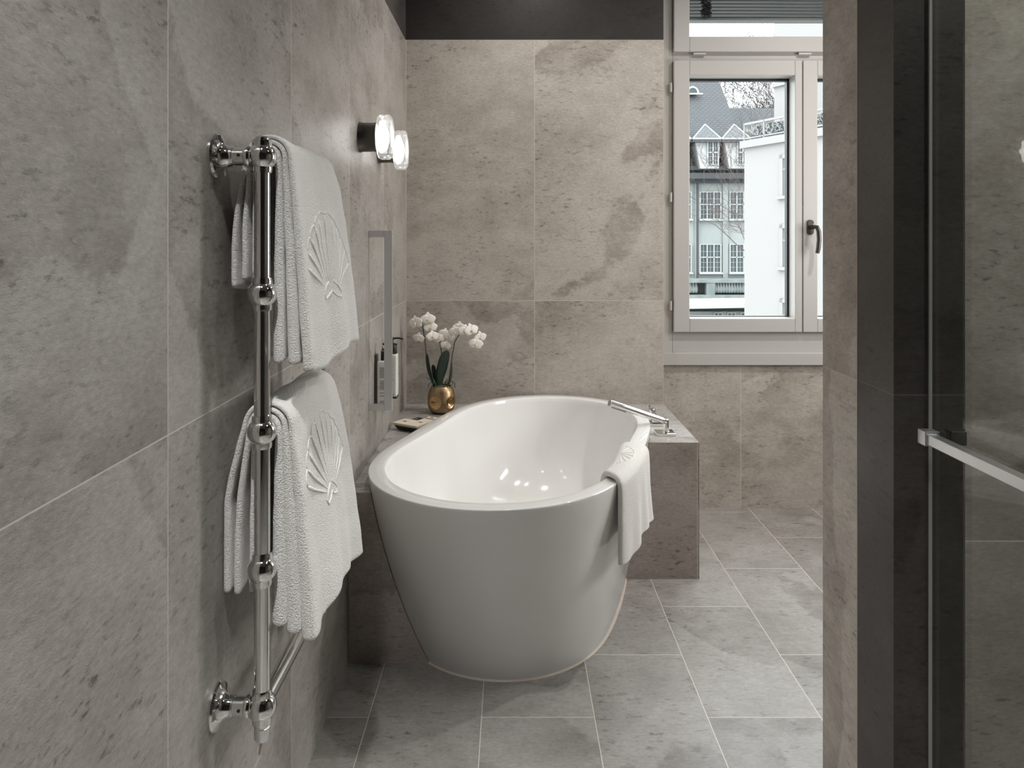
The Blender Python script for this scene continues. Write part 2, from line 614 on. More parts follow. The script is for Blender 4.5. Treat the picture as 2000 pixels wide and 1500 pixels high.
s1 = sash(fx(1316), fx(1567), fz(649), fz(118), fx(1347) - fx(1316), fz(118) - fz(147), fx(1567) - fx(1553), fz(622) - fz(649))
s2 = sash(fx(1569), fx(1820), fz(649), fz(118), fx(1597) - fx(1569), fz(118) - fz(147), fx(1820) - fx(1790), fz(622) - fz(649))
s3 = sash(fx(1316), fx(1820), fz(101), 2.84, fx(1347) - fx(1316), .10, fx(1820) - fx(1790), fz(71) - fz(101), 'transom_sash')
# thin bead lines on the wings
for (a, b) in ((1316, 1347), (1316, 1567)):
    pass
# hinges
for py in (170, 385, 597):
    x = fx(1311)
    MB().tube([(x, FY - .012, fz(py) - .022), (x, FY - .012, fz(py) + .022)], .007, 12).build('hinge', M['paint'], win)
for px in (1367, 1573):
    z = fz(104)
    MB().tube([(fx(px - 12), FY - .012, z), (fx(px + 12), FY - .012, z)], .007, 12).build('hinge', M['paint'], win)
# handle: oval rosette and a downward lever
hy = FY - .022
hm = MB()
hc = Vector((fx(1582), hy, fz(444)))
hm.add([], [])
ro = []
for k in range(28):
    a = 2 * PI * k / 28
    ro.append((0.0155 * math.cos(a), 0.0155 * math.sin(a) + (0.021 if math.sin(a) > 0 else -0.021)))
vs = [hc + Vector((x, 0, z)) for x, z in ro] + [hc + Vector((x * .92, -.012, z * .95)) for x, z in ro]
hm.add(vs, [(k, (k + 1) % 28, 28 + (k + 1) % 28, 28 + k) for k in range(28)] + [tuple(range(28, 56))])
hd = hm.build('window_handle', M['bronze'], win)
lv = MB()
lv.tube([hc + Vector((0, -.010, 0)), hc + Vector((0, -.040, 0))], .010, 16)
pts = [hc + Vector((-.006, -.045, .008)), hc + Vector((.012, -.050, .002)), hc + Vector((.021, -.050, -.02)),
       hc + Vector((.023, -.050, -.06)), hc + Vector((.019, -.050, -.10)), hc + Vector((.014, -.050, -.122))]
lv.tube(pts, [.009, .0105, .0105, .0105, .0105, .0095], 14)
lv.build('lever', M['bronze'], hd)

# venetian blind pulled up outside the transom light
bl = empty('venetian_blind', (1.386, 3.72, 2.5), 'grey venetian blind pulled up behind the upper window pane', 'blind')
by = 3.70
b0 = W(0, 38, by).z
m = MB().box((0.79, by - .03, b0 - .012), (2.0, by + .03, b0))
m.build('bottom_rail', M['slat'], bl, bevel=.002)
m = MB()
for i in range(24):
    z = b0 + .006 + i * .0165
    m.add([(0.79, by - .034, z - .002), (2.0, by - .034, z - .002), (2.0, by, z + .005), (0.79, by, z + .005),
           (0.79, by + .034, z - .002), (2.0, by + .034, z - .002)], [(0, 1, 2, 3), (3, 2, 5, 4)])
m.build('slats', M['slat'], bl).modifiers.new('s', 'SOLIDIFY').thickness = .0025
random.seed(4)
m = MB()
for q in range(10):
    pts = []
    for i in range(26):
        pts.append(W(1379 + random.uniform(-11, 11), 34 - i * 3.2, by - .045) + Vector((0, random.uniform(-.008, .008), 0)))
    m.tube(pts, .0030, 5)
m.build('pull_cord', M['rope'], bl)

# ------------------------------------------------------------------ bathtub
TC = Vector((0.049, 2.716, 0))
HC = [0.5802, 0.0035, -0.0015, -0.1413, 0.0929, -0.0008, -0.0024, 0.0055, -0.0111, 0.0007, 0.0008, -0.0009, -0.0028]
TZ = 0.560


def rim_r(a):
    return HC[0] + sum(HC[2 * k - 1] * math.cos(k * a) + HC[2 * k] * math.sin(k * a) for k in range(1, 7))


def tub_r(a, z):
    r = rim_r(a)
    base = r * (0.803 - 0.054 * abs(math.cos(a - R(73))) ** 3)
    t = max(0.0, min(1.0, z / TZ))
    g = 1 - (1 - t) ** 1.28
    return base + (r - base) * g


def tub_p(a, r, z):
    return TC + Vector((r * math.cos(a), r * math.sin(a), z))


tub = empty('bathtub', (TC.x, TC.y, 0), 'oval white bathtub set at an angle into the stone bench', 'bathtub')
NA = 160
A = [2 * PI * k / NA for k in range(NA)]
m = MB()
rings = []
for z in [0.0, .006, .04, .08, .13, .18, .24, .30, .36, .42, .47, .51, .535, .551]:
    rings.append([tub_p(a, tub_r(a, z), z) for a in A])
rings.append([tub_p(a, rim_r(a) - .0004, .5570) for a in A])
rings.append([tub_p(a, rim_r(a) - .0014, .5592) for a in A])
rings.append([tub_p(a, rim_r(a) - .0035, TZ) for a in A])
rings.append([tub_p(a, rim_r(a) - .030, TZ - .0005) for a in A])
vs = [p for r in rings for p in r]
fs = [(i * NA + k, i * NA + (k + 1) % NA, (i + 1) * NA + (k + 1) % NA, (i + 1) * NA + k)
      for i in range(len(rings) - 1) for k in range(NA)]
m.add(vs, fs)
m.build('outer_shell', M['acrylic'], tub, angle=60)
m = MB()
rings = []
RW = 0.060
for d, z in ((.030, TZ - .0005), (RW - .005, TZ - .0006), (RW - .0015, TZ - .0016), (RW + .0005, TZ - .0045), (RW + .004, TZ - .02)):
    rings.append([tub_p(a, rim_r(a) - d, z) for a in A])
for i in range(1, 17):
    t = i / 16
    z = (TZ - .02) * (1 - t) + .135 * t
    s = 1 - 0.10 * t - 0.20 * t ** 4 - .05 * t ** 9
    rings.append([tub_p(a, (rim_r(a) - RW - .004) * s, z) for a in A])
for s, z in ((.60, .126), (.52, .122), (.3, .120), (.08, .119)):
    rings.append([tub_p(a, (rim_r(a) - RW) * s, z) for a in A])
vs = [p for r in rings for p in r]
fs = [(i * NA + k, i * NA + (k + 1) % NA, (i + 1) * NA + (k + 1) % NA, (i + 1) * NA + k)
      for i in range(len(rings) - 1) for k in range(NA)]
fs.append(tuple((len(rings) - 1) * NA + k for k in range(NA)))
m.add(vs, fs)
m.build('basin', M['basin'], tub, angle=60)
m = MB()
m.lathe([(.033, 0), (.033, .003), (.028, .005), (.001, .005)], Matrix.Translation(TC + Vector((0, 0, .1195))), 32)
m.build('drain_cover', M['chrome'], tub)
m = MB()
m.lathe([(.034, 0), (.034, .004), (.029, .007), (.001, .007)], axis(tub_p(R(-17), (rim_r(R(-17)) - RW) * .955, .44), (-math.cos(R(-17)), -math.sin(R(-17)), .1)), 32)
m.build('overflow_cover', M['chrome'], tub)
vs = [tub_p(a, tub_r(a, 0) + d, z) for d, z in ((.0, .005), (.004, .003), (.006, .0)) for a in A]
m = MB().add(vs, [(i * NA + k, i * NA + (k + 1) % NA, (i + 1) * NA + (k + 1) % NA, (i + 1) * NA + k) for i in range(2) for k in range(NA)])
m.build('sealant_joint', M['silicone'], tub)

# ------------------------------------------------------------------ tiled bench around the tub
DZ, YL, YR = 0.514, 2.251, 2.810
BL, BB = LW + .001, BW - .001


def cross(z, yt, side):
    """angle at which the tub outline (plus a hair) crosses y = yt on a side"""
    lo, hi = (R(-60), R(73)) if side > 0 else (R(240), R(73 + 60))
    for _ in range(60):
        mid = (lo + hi) / 2
        if TC.y + (tub_r(mid, z) + .0015) * math.sin(mid) < yt:
            lo = mid
        else:
            hi = mid
    return (lo + hi) / 2


ZL = [0.0, .04, .08, .14, .20, .27, .34, .41, .47, DZ]
NP = 90
m = MB()
inner = []
for z in ZL:
    a0, a1 = cross(z, YL, -1), cross(z, YR, 1)
    inner.append([tub_p(a0 + (a1 - a0) * k / NP, tub_r(a0 + (a1 - a0) * k / NP, z) + .0015, z) for k in range(NP + 1)])
vs = [p for r in inner for p in r]
n1 = NP + 1
m.add(vs, [(i * n1 + k, i * n1 + k + 1, (i + 1) * n1 + k + 1, (i + 1) * n1 + k) for i in range(len(ZL) - 1) for k in range(NP)], 0)
for idx, yy, xx in ((0, YL, BL), (NP, YR, SX)):                       # the two fronts
    vs = [r[idx] for r in inner] + [Vector((xx, yy, z)) for z in ZL]
    k = len(ZL)
    m.add(vs, [(i, i + 1, k + i + 1, k + i) for i in range(k - 1)], 0)
top = inner[-1]
out = [Vector((BL, YL, DZ)), Vector((BL, BB, DZ)), Vector((SX, BB, DZ)), Vector((SX, YR, DZ))]
# top surface as quads between the outline and the outer border
bord = []
for p in top:
    d = (p - TC)
    d.z = 0
    best = None
    ts = []
    if d.x < 0:
        ts.append((BL - TC.x) / d.x)
    if d.x > 0:
        ts.append((SX - TC.x) / d.x)
    if d.y > 0:
        ts.append((BB - TC.y) / d.y)
    if d.y < 0:
        ts.append((YL - TC.y) / d.y)
    t = min(ts)
    bord.append(Vector((TC.x + d.x * t, TC.y + d.y * t, DZ)))
bord[0] = Vector((BL, YL, DZ))
bord[-1] = Vector((SX, YR, DZ))
for cx in (BL, SX):
    i = min(range(len(bord)), key=lambda q: (bord[q] - Vector((cx, BB, DZ))).length)
    bord[i] = Vector((cx, BB, DZ))
m.add(top + bord, [(k, k + 1, n1 + k + 1, n1 + k) for k in range(NP)], 1)
m.add([(SX, YR, 0), (SX, BB, 0), (SX, BB, DZ), (SX, YR, DZ)], [(0, 1, 2, 3)], 2)
m.add([(BL, BB, 0), (SX, BB, 0), (SX, BB, DZ), (BL, BB, DZ)], [(0, 1, 2, 3)], 2)
m.add([(BL, YL, 0), (BL, BB, 0), (BL, BB, DZ), (BL, YL, DZ)], [(0, 1, 2, 3)], 2)
m.add(inner[0] + [Vector((p.x, p.y, 0)) for p in bord], [(k, k + 1, n1 + k + 1, n1 + k) for k in range(NP)], 1)
bench = m.build('tiled_bench', [M['stone_front'], M['stone_top'], M['stone_part']], smooth=False)
tag(bench, 'low stone tiled bench wrapped around the back half of the bathtub', 'bench')

# ------------------------------------------------------------------ towel rail
TRX, TY0, TY1 = -0.416, 1.245, 1.620
BZ = [1.414, 1.185, 0.956, 0.727, 0.498]
rail = empty('towel_rail', (LW, (TY0 + TY1) / 2, BZ[-1]), 'chrome heated ladder towel rail with ball joints on the left wall', 'towel rail')
RT = 0.0132
for y in (TY0, TY1):
    post = MB().tube([(TRX, y, BZ[-1]), (TRX, y, BZ[0])], RT, 28).build('post', M['chrome'], rail)
    for z in BZ:
        MB().ball((TRX, y, z), .0240, 32, 20).lathe([(.0155, -.0275), (.0165, -.022), (.0165, .022), (.0155, .0275)], Matrix.Translation((TRX, y, z)), 28).build('ball_joint', M['chrome'], post)
    MB().lathe([(.010, .022), (.0115, .024), (.0115, .031), (.009, .0335), (.001, .0338)], Matrix.Translation((TRX, y, BZ[0])), 24).build('top_cap', M['chrome'], post)
    for z in (BZ[0], BZ[-1]):
        L = TRX - LW
        arm = MB().tube([(LW + .02, y, z), (TRX - .02, y, z)], .0150, 28)
        arm.lathe([(.0175, 0), (.0185, .002), (.0185, .007), (.0175, .009)], axis((TRX - .027, y, z), (1, 0, 0)), 28)
        a = arm.build('wall_arm', M['chrome'], post)
        MB().lathe([(.0385, 0), (.0385, .004), (.036, .0075), (.030, .0095), (.024, .012), (.020, .016), (.0175, .022), (.0165, .030)],
                   axis((LW, y, z), (1, 0, 0)), 40).build('wall_flange', M['chrome'], post)
        MB().lathe([(.0028, 0), (.0028, .0012), (.0005, .0012)], axis((TRX - .034, y - .0148, z + .001), (0, -1, 0)), 12).build('grub_screw', M['black'], post)
for z in BZ:
    MB().tube([(TRX, TY0 + .01, z), (TRX, TY1 - .01, z)], RT, 24).build('rail', M['chrome'], rail)
MB().lathe([(.0125, -.022), (.0125, -.032), (.0118, -.033), (.0128, -.034), (.0128, -.052), (.010, -.056), (.001, -.0565)],
           Matrix.Translation((TRX, TY0, BZ[-1])), 28).build('heater_cap', M['satin'], rail)
c0 = Vector((TRX, TY0, BZ[-1] - .055))
MB().tube([c0, c0 + Vector((-.004, 0, -.03)), c0 + Vector((-.018, 0, -.065)), c0 + Vector((-.045, .003, -.11)), c0 + Vector((-.070, .01, -.17)), c0 + Vector((-.0735, .012, -.24)),
           c0 + Vector((-.0735, .012, -.40))], .0028, 10).build('power_cord', M['cord'], rail)


# ------------------------------------------------------------------ towels
def drape(s, R0, zr, zb, zf, spread, back, xr):
    """cross-section of a cloth hung over a rail: s 0..1 from the back hem over the rail to the front hem -> x, z"""
    lb, lc, lf = zr - zb, PI * R0, zr - zf
    d = s * (lb + lc + lf)
    if d < lb:
        z = zb + d
        t = (zr - z) / lb
        return xr - R0 - back * math.sin(min(1, t * 1.3) * PI / 2), z
    d -= lb
    if d < lc:
        a = PI - d / R0
        return xr + R0 * math.cos(a), zr + R0 * math.sin(a)
    d -= lc
    t = d / lf
    return xr + R0 + spread * t ** 0.8, zr - d


def towel(name, label, zr, zb, zf, y0, y1, layers, th, tf, tb, spread, back, flare, seed, shell):
    root = empty(name, (TRX, (y0 + y1) / 2, zr), label, 'towel', 'folded bath towels on the heated rail')
    fns = []
    m = MB()
    nl = layers
    wts = []
    thmax = max(tf, tb)
    for j in range(nl):
        R0 = RT + .002 + (j + .5) * th
        jf = j / max(1, nl - 1)

        def fn(s, t, R0=R0, jf=jf, j=j):
            zfj = zf + (1 - jf) * .012 + .010 * math.sin(t * 7 + seed + j) + 0.012 * (t - .5)
            zbj = zb + .012 * (1 - jf) + .008 * math.sin(t * 5 + seed * 2 + j)
            x, z = drape(s, R0, zr, zbj, zfj, spread[0] + (spread[1] - spread[0]) * jf, back[0] + (back[1] - back[0]) * jf, TRX)
            y = y0 + (y1 - y0) * t
            x += flare * t * max(0.0, (zr - z) / (zr - zf)) ** .6 if x > TRX else 0
            dn = max(0.0, (zr - z) / (zr - zf)) if x > TRX else 0
            x += dn * (.0055 * math.sin(t * 9.5 + seed + j * .6) + .004 * math.sin(t * 21 + seed * 3))
            db = max(0.0, (zr - z) / (zr - zb)) if x <= TRX else 0
            y += (.006 if t < .5 else -.006) * j * (1 - t if t < .5 else t) * 0.6
            y += dn * (.016 * (t - .3)) - db * 0.006 * math.sin(3 * t)
            z += .0016 * math.sin(t * 13 + seed) if abs(x - TRX) < R0 else 0
            x += .0015 * noise.noise(Vector((y * 22, z * 22, seed + j * 7)))
            return Vector((max(x, LW + .0075), y, z))
        fns.append(fn)
        m.grid(fn, 80, 22)
        for i in range(81):
            p = fn(i / 80, .5)
            if p.x > TRX:
                q = max(0.0, (zr - p.z) / (zr - zf))
                w = th + (tf - th) * min(1, q * 1.25) ** 0.7
            else:
                q = max(0.0, (zr - p.z) / (zr - zb))
                w = th + (tb - th) * min(1, q * 1.25) ** 0.7
            wts += [w / thmax] * 23
    o = m.build('cloth', M['towel'], root, recalc=False, angle=180)
    so = o.modifiers.new('thick', 'SOLIDIFY')
    so.thickness = thmax * 0.98
    so.offset = 0
    vg = o.vertex_groups.new(name='thickness')
    for i, w in enumerate(wts):
        vg.add([i], min(1.0, w), 'REPLACE')
    so.vertex_group = 'thickness'
    sb = o.modifiers.new('round', 'SUBSURF')
    sb.levels = sb.render_levels = 1
    f = fns[-1]
    # height to s lookup on the front
    zc0, yc, size = shell
    s_lo, s_hi = 0.5, 1.0
    tt = [(0.35 + .65 * k / 300) for k in range(301)]

    def thk(z):
        return th + (tf - th) * min(1, max(0.0, (zr - z) / (zr - zf)) * 1.25) ** 0.7

    def surf(y, z, lift):
        t = min(1, max(0, (y - y0) / (y1 - y0)))
        best = min(tt, key=lambda q: abs(f(q, t).z - z) + (10 if f(q, t).x < TRX + .01 else 0))
        p = f(best, t)
        return Vector((p.x + thk(z) / 2 + lift, y, z))
    m = MB()
    NR = 11
    rim = []
    for k in range(NR):
        a = R(-64 + 128 * k / (NR - 1))
        ln = size * (1.0 - .20 * abs(math.sin(a)) ** 1.5)
        pts = []
        for q in range(9):
            r = size * .16 + (ln - size * .16) * q / 8
            pts.append(surf(yc + 1.12 * r * math.sin(a), zc0 + r * math.cos(a), -.0014))
        m.tube(pts, [.0012 + .0034 * q / 8 for q in range(8)] + [.0024], 8)
    for k in range(NR - 1):
        a0, a1 = R(-64 + 128 * k / (NR - 1)), R(-64 + 128 * (k + 1) / (NR - 1))
        pts = []
        for q in range(6):
            a = a0 + (a1 - a0) * q / 5
            ln = size * (1.0 - .20 * abs(math.sin(a)) ** 1.5) * (1.02 + .035 * math.sin(PI * q / 5))
            pts.append(surf(yc + 1.12 * ln * math.sin(a), zc0 + ln * math.cos(a), -.0006))
        m.tube(pts, .0018, 8)
    for sg in (-1, 1):
        pts = [surf(yc + sg * size * x, zc0 + size * z, -.0006) for x, z in ((.06, .16), (.16, .10), (.26, .02), (.22, -.05), (.10, -.02), (.0, .04))]
        m.tube(pts, .0022, 8)
    m.build('shell_emblem', M['relief'], root, angle=180)
    return root


towel('bath_towel', 'upper white bath towel with embossed shell, folded over the top rail', BZ[0], 1.195, 1.052, 1.266, 1.600, 3, .0088, .0205, .0105, (-.005, .026), (.001, .022), .026, 0.7, (1.172, 1.425, .150))
towel('bath_towel', 'lower white bath towel with embossed shell, hanging over the middle rail', BZ[2], .672, .606, 1.262, 1.602, 3, .0098, .027, .014, (-.003, .032), (.003, .038), .012, 2.1, (.790, 1.425, .150))

# ------------------------------------------------------------------ hand towel over the tub rim
def rim_at(px, py):
    y = (H - TZ) * F / (py - VY)
    return Vector(((px - VX) * y / F, y))


p0, p1 = rim_at(1206, 945), rim_at(1247, 876)
ang0 = math.atan2(p0.y - TC.y, p0.x - TC.x)
ang1 = math.atan2(p1.y - TC.y, p1.x - TC.x)
ht = empty('hand_towel', tub_p((ang0 + ang1) / 2, rim_r((ang0 + ang1) / 2), TZ), 'small white hand towel draped over the right rim of the bathtub', 'towel')
TH = .018
def htf(s, t):
    a = ang0 + (ang1 - ang0) * t
    r = rim_r(a)
    # path from inside, over the rim, down outside
    ins, drop = .024, .228 - .018 * t + .006 * math.sin(t * 9)
    h = TH / 2 + .002
    seg = [(-.086, TZ - .062), (-.082, TZ - .030), (-.074, TZ - .005), (-.062, TZ + h - .002), (-.045, TZ + h + .002), (-.025, TZ + h + .003), (-.006, TZ + h + .001),
           (.007, TZ + h - .008), (.0125, TZ - .012), (.015, TZ - .06), (.017, TZ - .13), (.019, TZ - .19), (.021, TZ - drop)]
    u = s * (len(seg) - 1)
    i = min(int(u), len(seg) - 2)
    w = u - i
    def cr(c):
        q0, q1, q2, q3 = [seg[max(0, min(len(seg) - 1, i + d))][c] for d in (-1, 0, 1, 2)]
        return q1 + .5 * w * (q2 - q0 + w * (2 * q0 - 5 * q1 + 4 * q2 - q3 + w * (3 * (q1 - q2) + q3 - q0)))
    d, z = cr(0), cr(1)
    out = max(0, (TZ - z) / .235) if d > 0 else 0
    d += out * (.005 + .006 * math.sin(t * 24 + .6) + .004 * math.sin(t * 11))
    a2 = a + out * (-.02 + .05 * t)
    return tub_p(a2, r + d, z)
m = MB().grid(htf, 60, 30)
o = m.build('cloth', M['towel'], ht, recalc=False, angle=180)
so = o.modifiers.new('thick', 'SOLIDIFY'); so.thickness = TH; so.offset = 0
sb = o.modifiers.new('round', 'SUBSURF'); sb.levels = sb.render_levels = 1
m = MB()
for k in range(7):
    a = R(-60 + 120 * k / 6)
    pts = []
    for q in range(7):
        r = .15 + .85 * q / 6
        p = htf(.20 + .28 * (.1 + .85 * r * math.cos(a)), .48 + .27 * r * math.sin(a))
        pts.append(p + Vector((0.003, 0, TH / 2 - .0006)))
    m.tube(pts, .0024, 8)
pts = []
for q in range(17):
    a = R(-75 + 150 * q / 16)
    p = htf(.20 + .28 * (.1 + .9 * math.cos(a)), .48 + .29 * math.sin(a))
    pts.append(p + Vector((.003, 0, TH / 2 - .0006)))
m.tube(pts, .0024, 8)
m.build('shell_emblem', M['relief'], ht, angle=180)

# ------------------------------------------------------------------ wall sconces
def sconce(y, z, label):
    root = empty('wall_lamp', (LW, y, z), label, 'lamp', 'round crystal wall lamps above the tub')
    ax = axis((LW, y, z), (1, 0, 0))
    MB().lathe([(.050, 0), (.050, .002), (.0475, .006), (.0465, .045), (.0485, .052), (.0485, .055), (.0485, .058)], ax, 48).build('mount', M['bronze'], root)
    m = MB().lathe([(.056, .058), (.068, .062), (.0715, .068), (.0725, .078), (.070, .082), (.0725, .087), (.0715, .097), (.066, .103), (.045, .1045), (.001, .105)], ax, 72,
                   mod=lambda a, i: 1 + .014 * math.cos(18 * a) * (1 if 0 < i < 8 else 0))
    m.build('crystal_disc', M['crystal'], root, angle=20)
    m = MB().lathe([(.030, .062), (.045, .066), (.047, .074), (.040, .083), (.020, .092), (.001, .095)], ax, 36, mod=lambda a, i: 1 + .16 * math.cos(7 * a) * (1 if 0 < i < 4 else 0))
    m.build('light_core', M['glow'], root)
    return root
sc1 = sconce(2.43, W(0, 269, 2.44).z, 'nearer of the two lit crystal wall lamps, larger in view')
sc2 = copy_tree(sc1)
sc2.location = (LW, 2.775, sc1.location.z)
sc2['label'] = 'farther lit crystal wall lamp, half hidden by the nearer one'

# ------------------------------------------------------------------ grab bar
gy = 2.576
gb = empty('grab_bar', (LW, gy, 1.1), 'tall vertical satin chrome grab bar on the left wall by the tub', 'grab bar')
zt, zb_ = H - (450 - VY) * gy / F, H - (803 - VY) * gy / F
x1 = (766 - VX) * gy / F
wdt = .028
MB().box((x1 - .028, gy, zb_), (x1, gy + .012, zt)).build('bar', M['satin'], gb, smooth=False, bevel=.0012)
MB().box((LW, gy, zt - .024), (x1 - .028, gy + .012, zt)).build('bracket', M['satin'], gb, smooth=False, bevel=.0012)
MB().box((LW, gy, zb_), (x1 - .028, gy + .012, zb_ + .024)).build('bracket', M['satin'], gb, smooth=False, bevel=.0012)

# ------------------------------------------------------------------ pump bottles in wall holders
def pump(y, label):
    zb, zt = H - (790 - VY) * 2.70 / F, H - (703 - VY) * 2.70 / F
    x0, x1 = LW + .010, LW + .058
    xc = (x0 + x1) / 2
    root = empty('pump_bottle', (xc, y, zb), label, 'bottle', 'white pump bottles in wall holders')
    body = MB().box((x0, y - .024, zb), (x1, y + .024, zt)).build('bottle_body', M['bottle'], root, smooth=False, bevel=.006, seg=3)
    m = MB()
    random.seed(7)
    zz = zt - .025
    for blk in ((8, .0048), (7, .0048), (2, .010), (4, .005)):
        for i in range(blk[0]):
            w = random.uniform(.010, .016) if blk[0] > 2 else .012
            m.box((xc - w - .002, y - .0244, zz - .0011), (xc + w - .002, y - .0238, zz + .0011))
            zz -= blk[1]
        zz -= .009
    m.build('printed_text', M['ink'], body, smooth=False)
    MB().lathe([(.017, 0), (.0175, .002), (.0175, .030), (.0165, .033), (.006, .033)], Matrix.Translation((xc + .004, y, zt)), 28).build('collar', M['black'], root)
    p = MB().tube([(xc + .004, y, zt + .03), (xc + .004, y, zt + .060)], .0045, 12)
    p.lathe([(.011, 0), (.012, .002), (.012, .006), (.009, .008), (.001, .008)], Matrix.Translation((xc + .004, y, zt + .054)), 20)
    p.tube([(xc + .004, y, zt + .059), (xc + .030, y - .004, zt + .060), (xc + .046, y - .006, zt + .056)], .0036, 10)
    p.build('pump_head', M['black'], root)
    h = MB().box((LW, y - .018, zb - .004), (LW + .009, y + .018, zt + .02)).box((LW, y - .024, zb - .006), (x1, y + .024, zb - .0005))
    h.build('wall_holder', M['bronze'], root, smooth=False, bevel=.001)
    return root
b1 = pump(2.70, 'white pump bottle with grey print nearer the grab bar')
b2 = copy_tree(b1)
b2.location = b1.location + Vector((0, .15, 0))
b2['label'] = 'second white pump bottle, mostly hidden behind the grab bar'

# ------------------------------------------------------------------ orchid in gold pot
PY = 3.300
pc = Vector(((862 - VX) * PY / F, PY, DZ))
orch = empty('potted_orchid', pc, 'white orchid in a dimpled gold pot in the bench corner', 'orchid')
prof = [(.030, 0), (.040, .002), (.050, .010), (.059, .030), (.0625, .052), (.061, .075), (.055, .100), (.048, .114), (.045, .119), (.0435, .1195),
        (.0425, .118), (.046, .110), (.050, .095)]
dents = [(-112, .054, .028), (-40, .050, .026), (35, .05, .021), (110, .05, .021), (180, .05, .021)]
NPT = 96
m = MB()
PR = []
for i in range(len(prof) - 1):
    for q in range(4):
        t = q / 4
        PR.append((prof[i][0] * (1 - t) + prof[i + 1][0] * t, prof[i][1] * (1 - t) + prof[i + 1][1] * t))
PR.append(prof[-1])
vs, fs = [], []
for (r, h) in PR:
    for k in range(NPT):
        a = 2 * PI * k / NPT
        dr = 0
        for (da, dz, dw) in dents:
            d = math.hypot(((a - R(da) + PI) % (2 * PI) - PI) * .058, h - dz)
            if d < dw:
                dr = max(dr, .020 * (1 - (d / dw)) ** .7)
        rr = r - (dr if h < .10 else 0)
        vs.append(pc + Vector((rr * math.cos(a), rr * math.sin(a), h)))
nr = len(PR)
m.add(vs, [])
for i in range(nr - 1):
    for k in range(NPT):
        f = (i * NPT + k, i * NPT + (k + 1) % NPT, (i + 1) * NPT + (k + 1) % NPT, (i + 1) * NPT + k)
        a = 2 * PI * (k + .5) / NPT
        h = (PR[i][1] + PR[i + 1][1]) / 2
        dent = any(math.hypot(((a - R(da) + PI) % (2 * PI) - PI) * .058, h - dz) < dw for da, dz, dw in dents) and h < .1
        m.f.append(list(f)); m.mi.append(1 if dent or i > 4 * 8 else 0)
m.f.append(list(range(NPT))); m.mi.append(0)
m.build('pot', [M['gold'], M['gold_dent']], orch, angle=50)
m = MB()
random.seed(3)
m.lathe([(.047, .104), (.044, .112), (.03, .118), (.001, .121)], Matrix.Translation(pc), 24)
m.build('moss', M['moss'], orch)
m = MB()
for q in range(9):
    a = random.uniform(0, 2 * PI)
    c = pc + Vector((.02 * math.cos(a), .02 * math.sin(a), .115))
    e = random.uniform(.03, .055)
    zz = random.uniform(-.018, .012)
    m.tube([c, c + Vector((math.cos(a) * e * .4, math.sin(a) * e * .4, .028)), c + Vector((math.cos(a + .3) * e * .8, math.sin(a + .3) * e * .8, .012)),
            c + Vector((math.cos(a + .5) * e * .9, math.sin(a + .5) * e * .9, zz))], .0016, 6)
m.build('aerial_roots', M['stem'], orch)


def leaf(base, tip, width, bend, side, tilt=0.3):
    base, tip = Vector(base), Vector(tip)
    ax = (tip - base)
    L = ax.length
    sd = Vector(side).normalized()
    nn = ax.cross(sd).normalized()
    def fn(s, t):
        w = width * max(0.0, 1 - max(0.0, (s - .55) / .45) ** 3.2) ** .5 * min(1.0, .35 + 1.5 * s)
        w = max(w, .0015)
        u = t - .5
        return base + ax * s + sd * (u * 2 * w) + nn * (bend * math.sin(PI * s) + tilt * abs(u) * w)
    m = MB().grid(fn, 20, 6)
    o = m.build('leaf', M['leaf'], orch, recalc=False, angle=180)
    so = o.modifiers.new('t', 'SOLIDIFY'); so.thickness = .0016
    return o
def oq(px, py, dy=0):
    return W(px, py, PY + dy)
leaf(oq(857, 757), oq(872, 684, -.01), .0245, .012, (1, .25, .1))
leaf(oq(850, 757), oq(833, 690, -.01), .0125, -.012, (1, -.9, 0))
leaf(oq(845, 755, -.02), oq(832, 738, -.05), .010, .01, (.6, -1, 0))
leaf(oq(858, 757, .02), oq(846, 712, .03), .012, .01, (1, .5, 0))
leaf(oq(876, 757), oq(882, 706, .02), .009, -.008, (.4, 1, 0))
stems = [[(852, 756, 0), (842, 735, 0), (833, 700, 0), (830, 665, 0), (826, 640, .005), (823, 622, .01)],
         [(875, 756, 0), (880, 720, 0), (884, 690, -.005), (888, 668, -.01), (897, 653, -.015), (906, 644, -.015), (922, 642, -.01), (934, 650, 0), (937, 662, .01)],
         [(862, 756, .01), (866, 715, .02), (861, 680, .015), (858, 662, .01), (868, 656, .01), (880, 654, .01)]]
for st in stems:
    MB().tube([oq(*p) for p in st], .0022, 8).build('flower_stem', M['stem'], orch)


def flower(c, d, size, rot):
    m = MB()
    mt = axis(c, d) @ Matrix.Rotation(rot, 4, 'Z')
    for k, (a, ln, w) in enumerate(((90, 1.0, .40), (210, .95, .40), (330, .95, .40), (10, 1.05, .62), (170, 1.05, .62))):
        a = R(a)
        def fn(s, t, a=a, ln=ln, w=w, k=k):
            u = (t - .5) * 2
            ww = w * math.sin(PI * min(.97, .08 + .92 * s) ** .75) ** .65
            x, y = s * ln, u * ww
            z = .10 * s * (1 if k > 2 else 0) - .22 * s * s - .12 * u * u * ww + (.03 if k > 2 else 0)
            return mt @ (Vector((x * math.cos(a) - y * math.sin(a), x * math.sin(a) + y * math.cos(a), z)) * size)
        m.grid(fn, 8, 6)
    o = m.build('flower', M['petal'], orch, recalc=False, angle=180)
    so = o.modifiers.new('t', 'SOLIDIFY'); so.thickness = .0008
    q = MB()
    q.ball(mt @ Vector((0, -.10 * size, .16 * size)), .16 * size, 10, 7, (1, 1, 1))
    q.ball(mt @ Vector((0, -.28 * size, .22 * size)), .10 * size, 10, 7)
    q.build('lip', M['lip'], o)
random.seed(11)
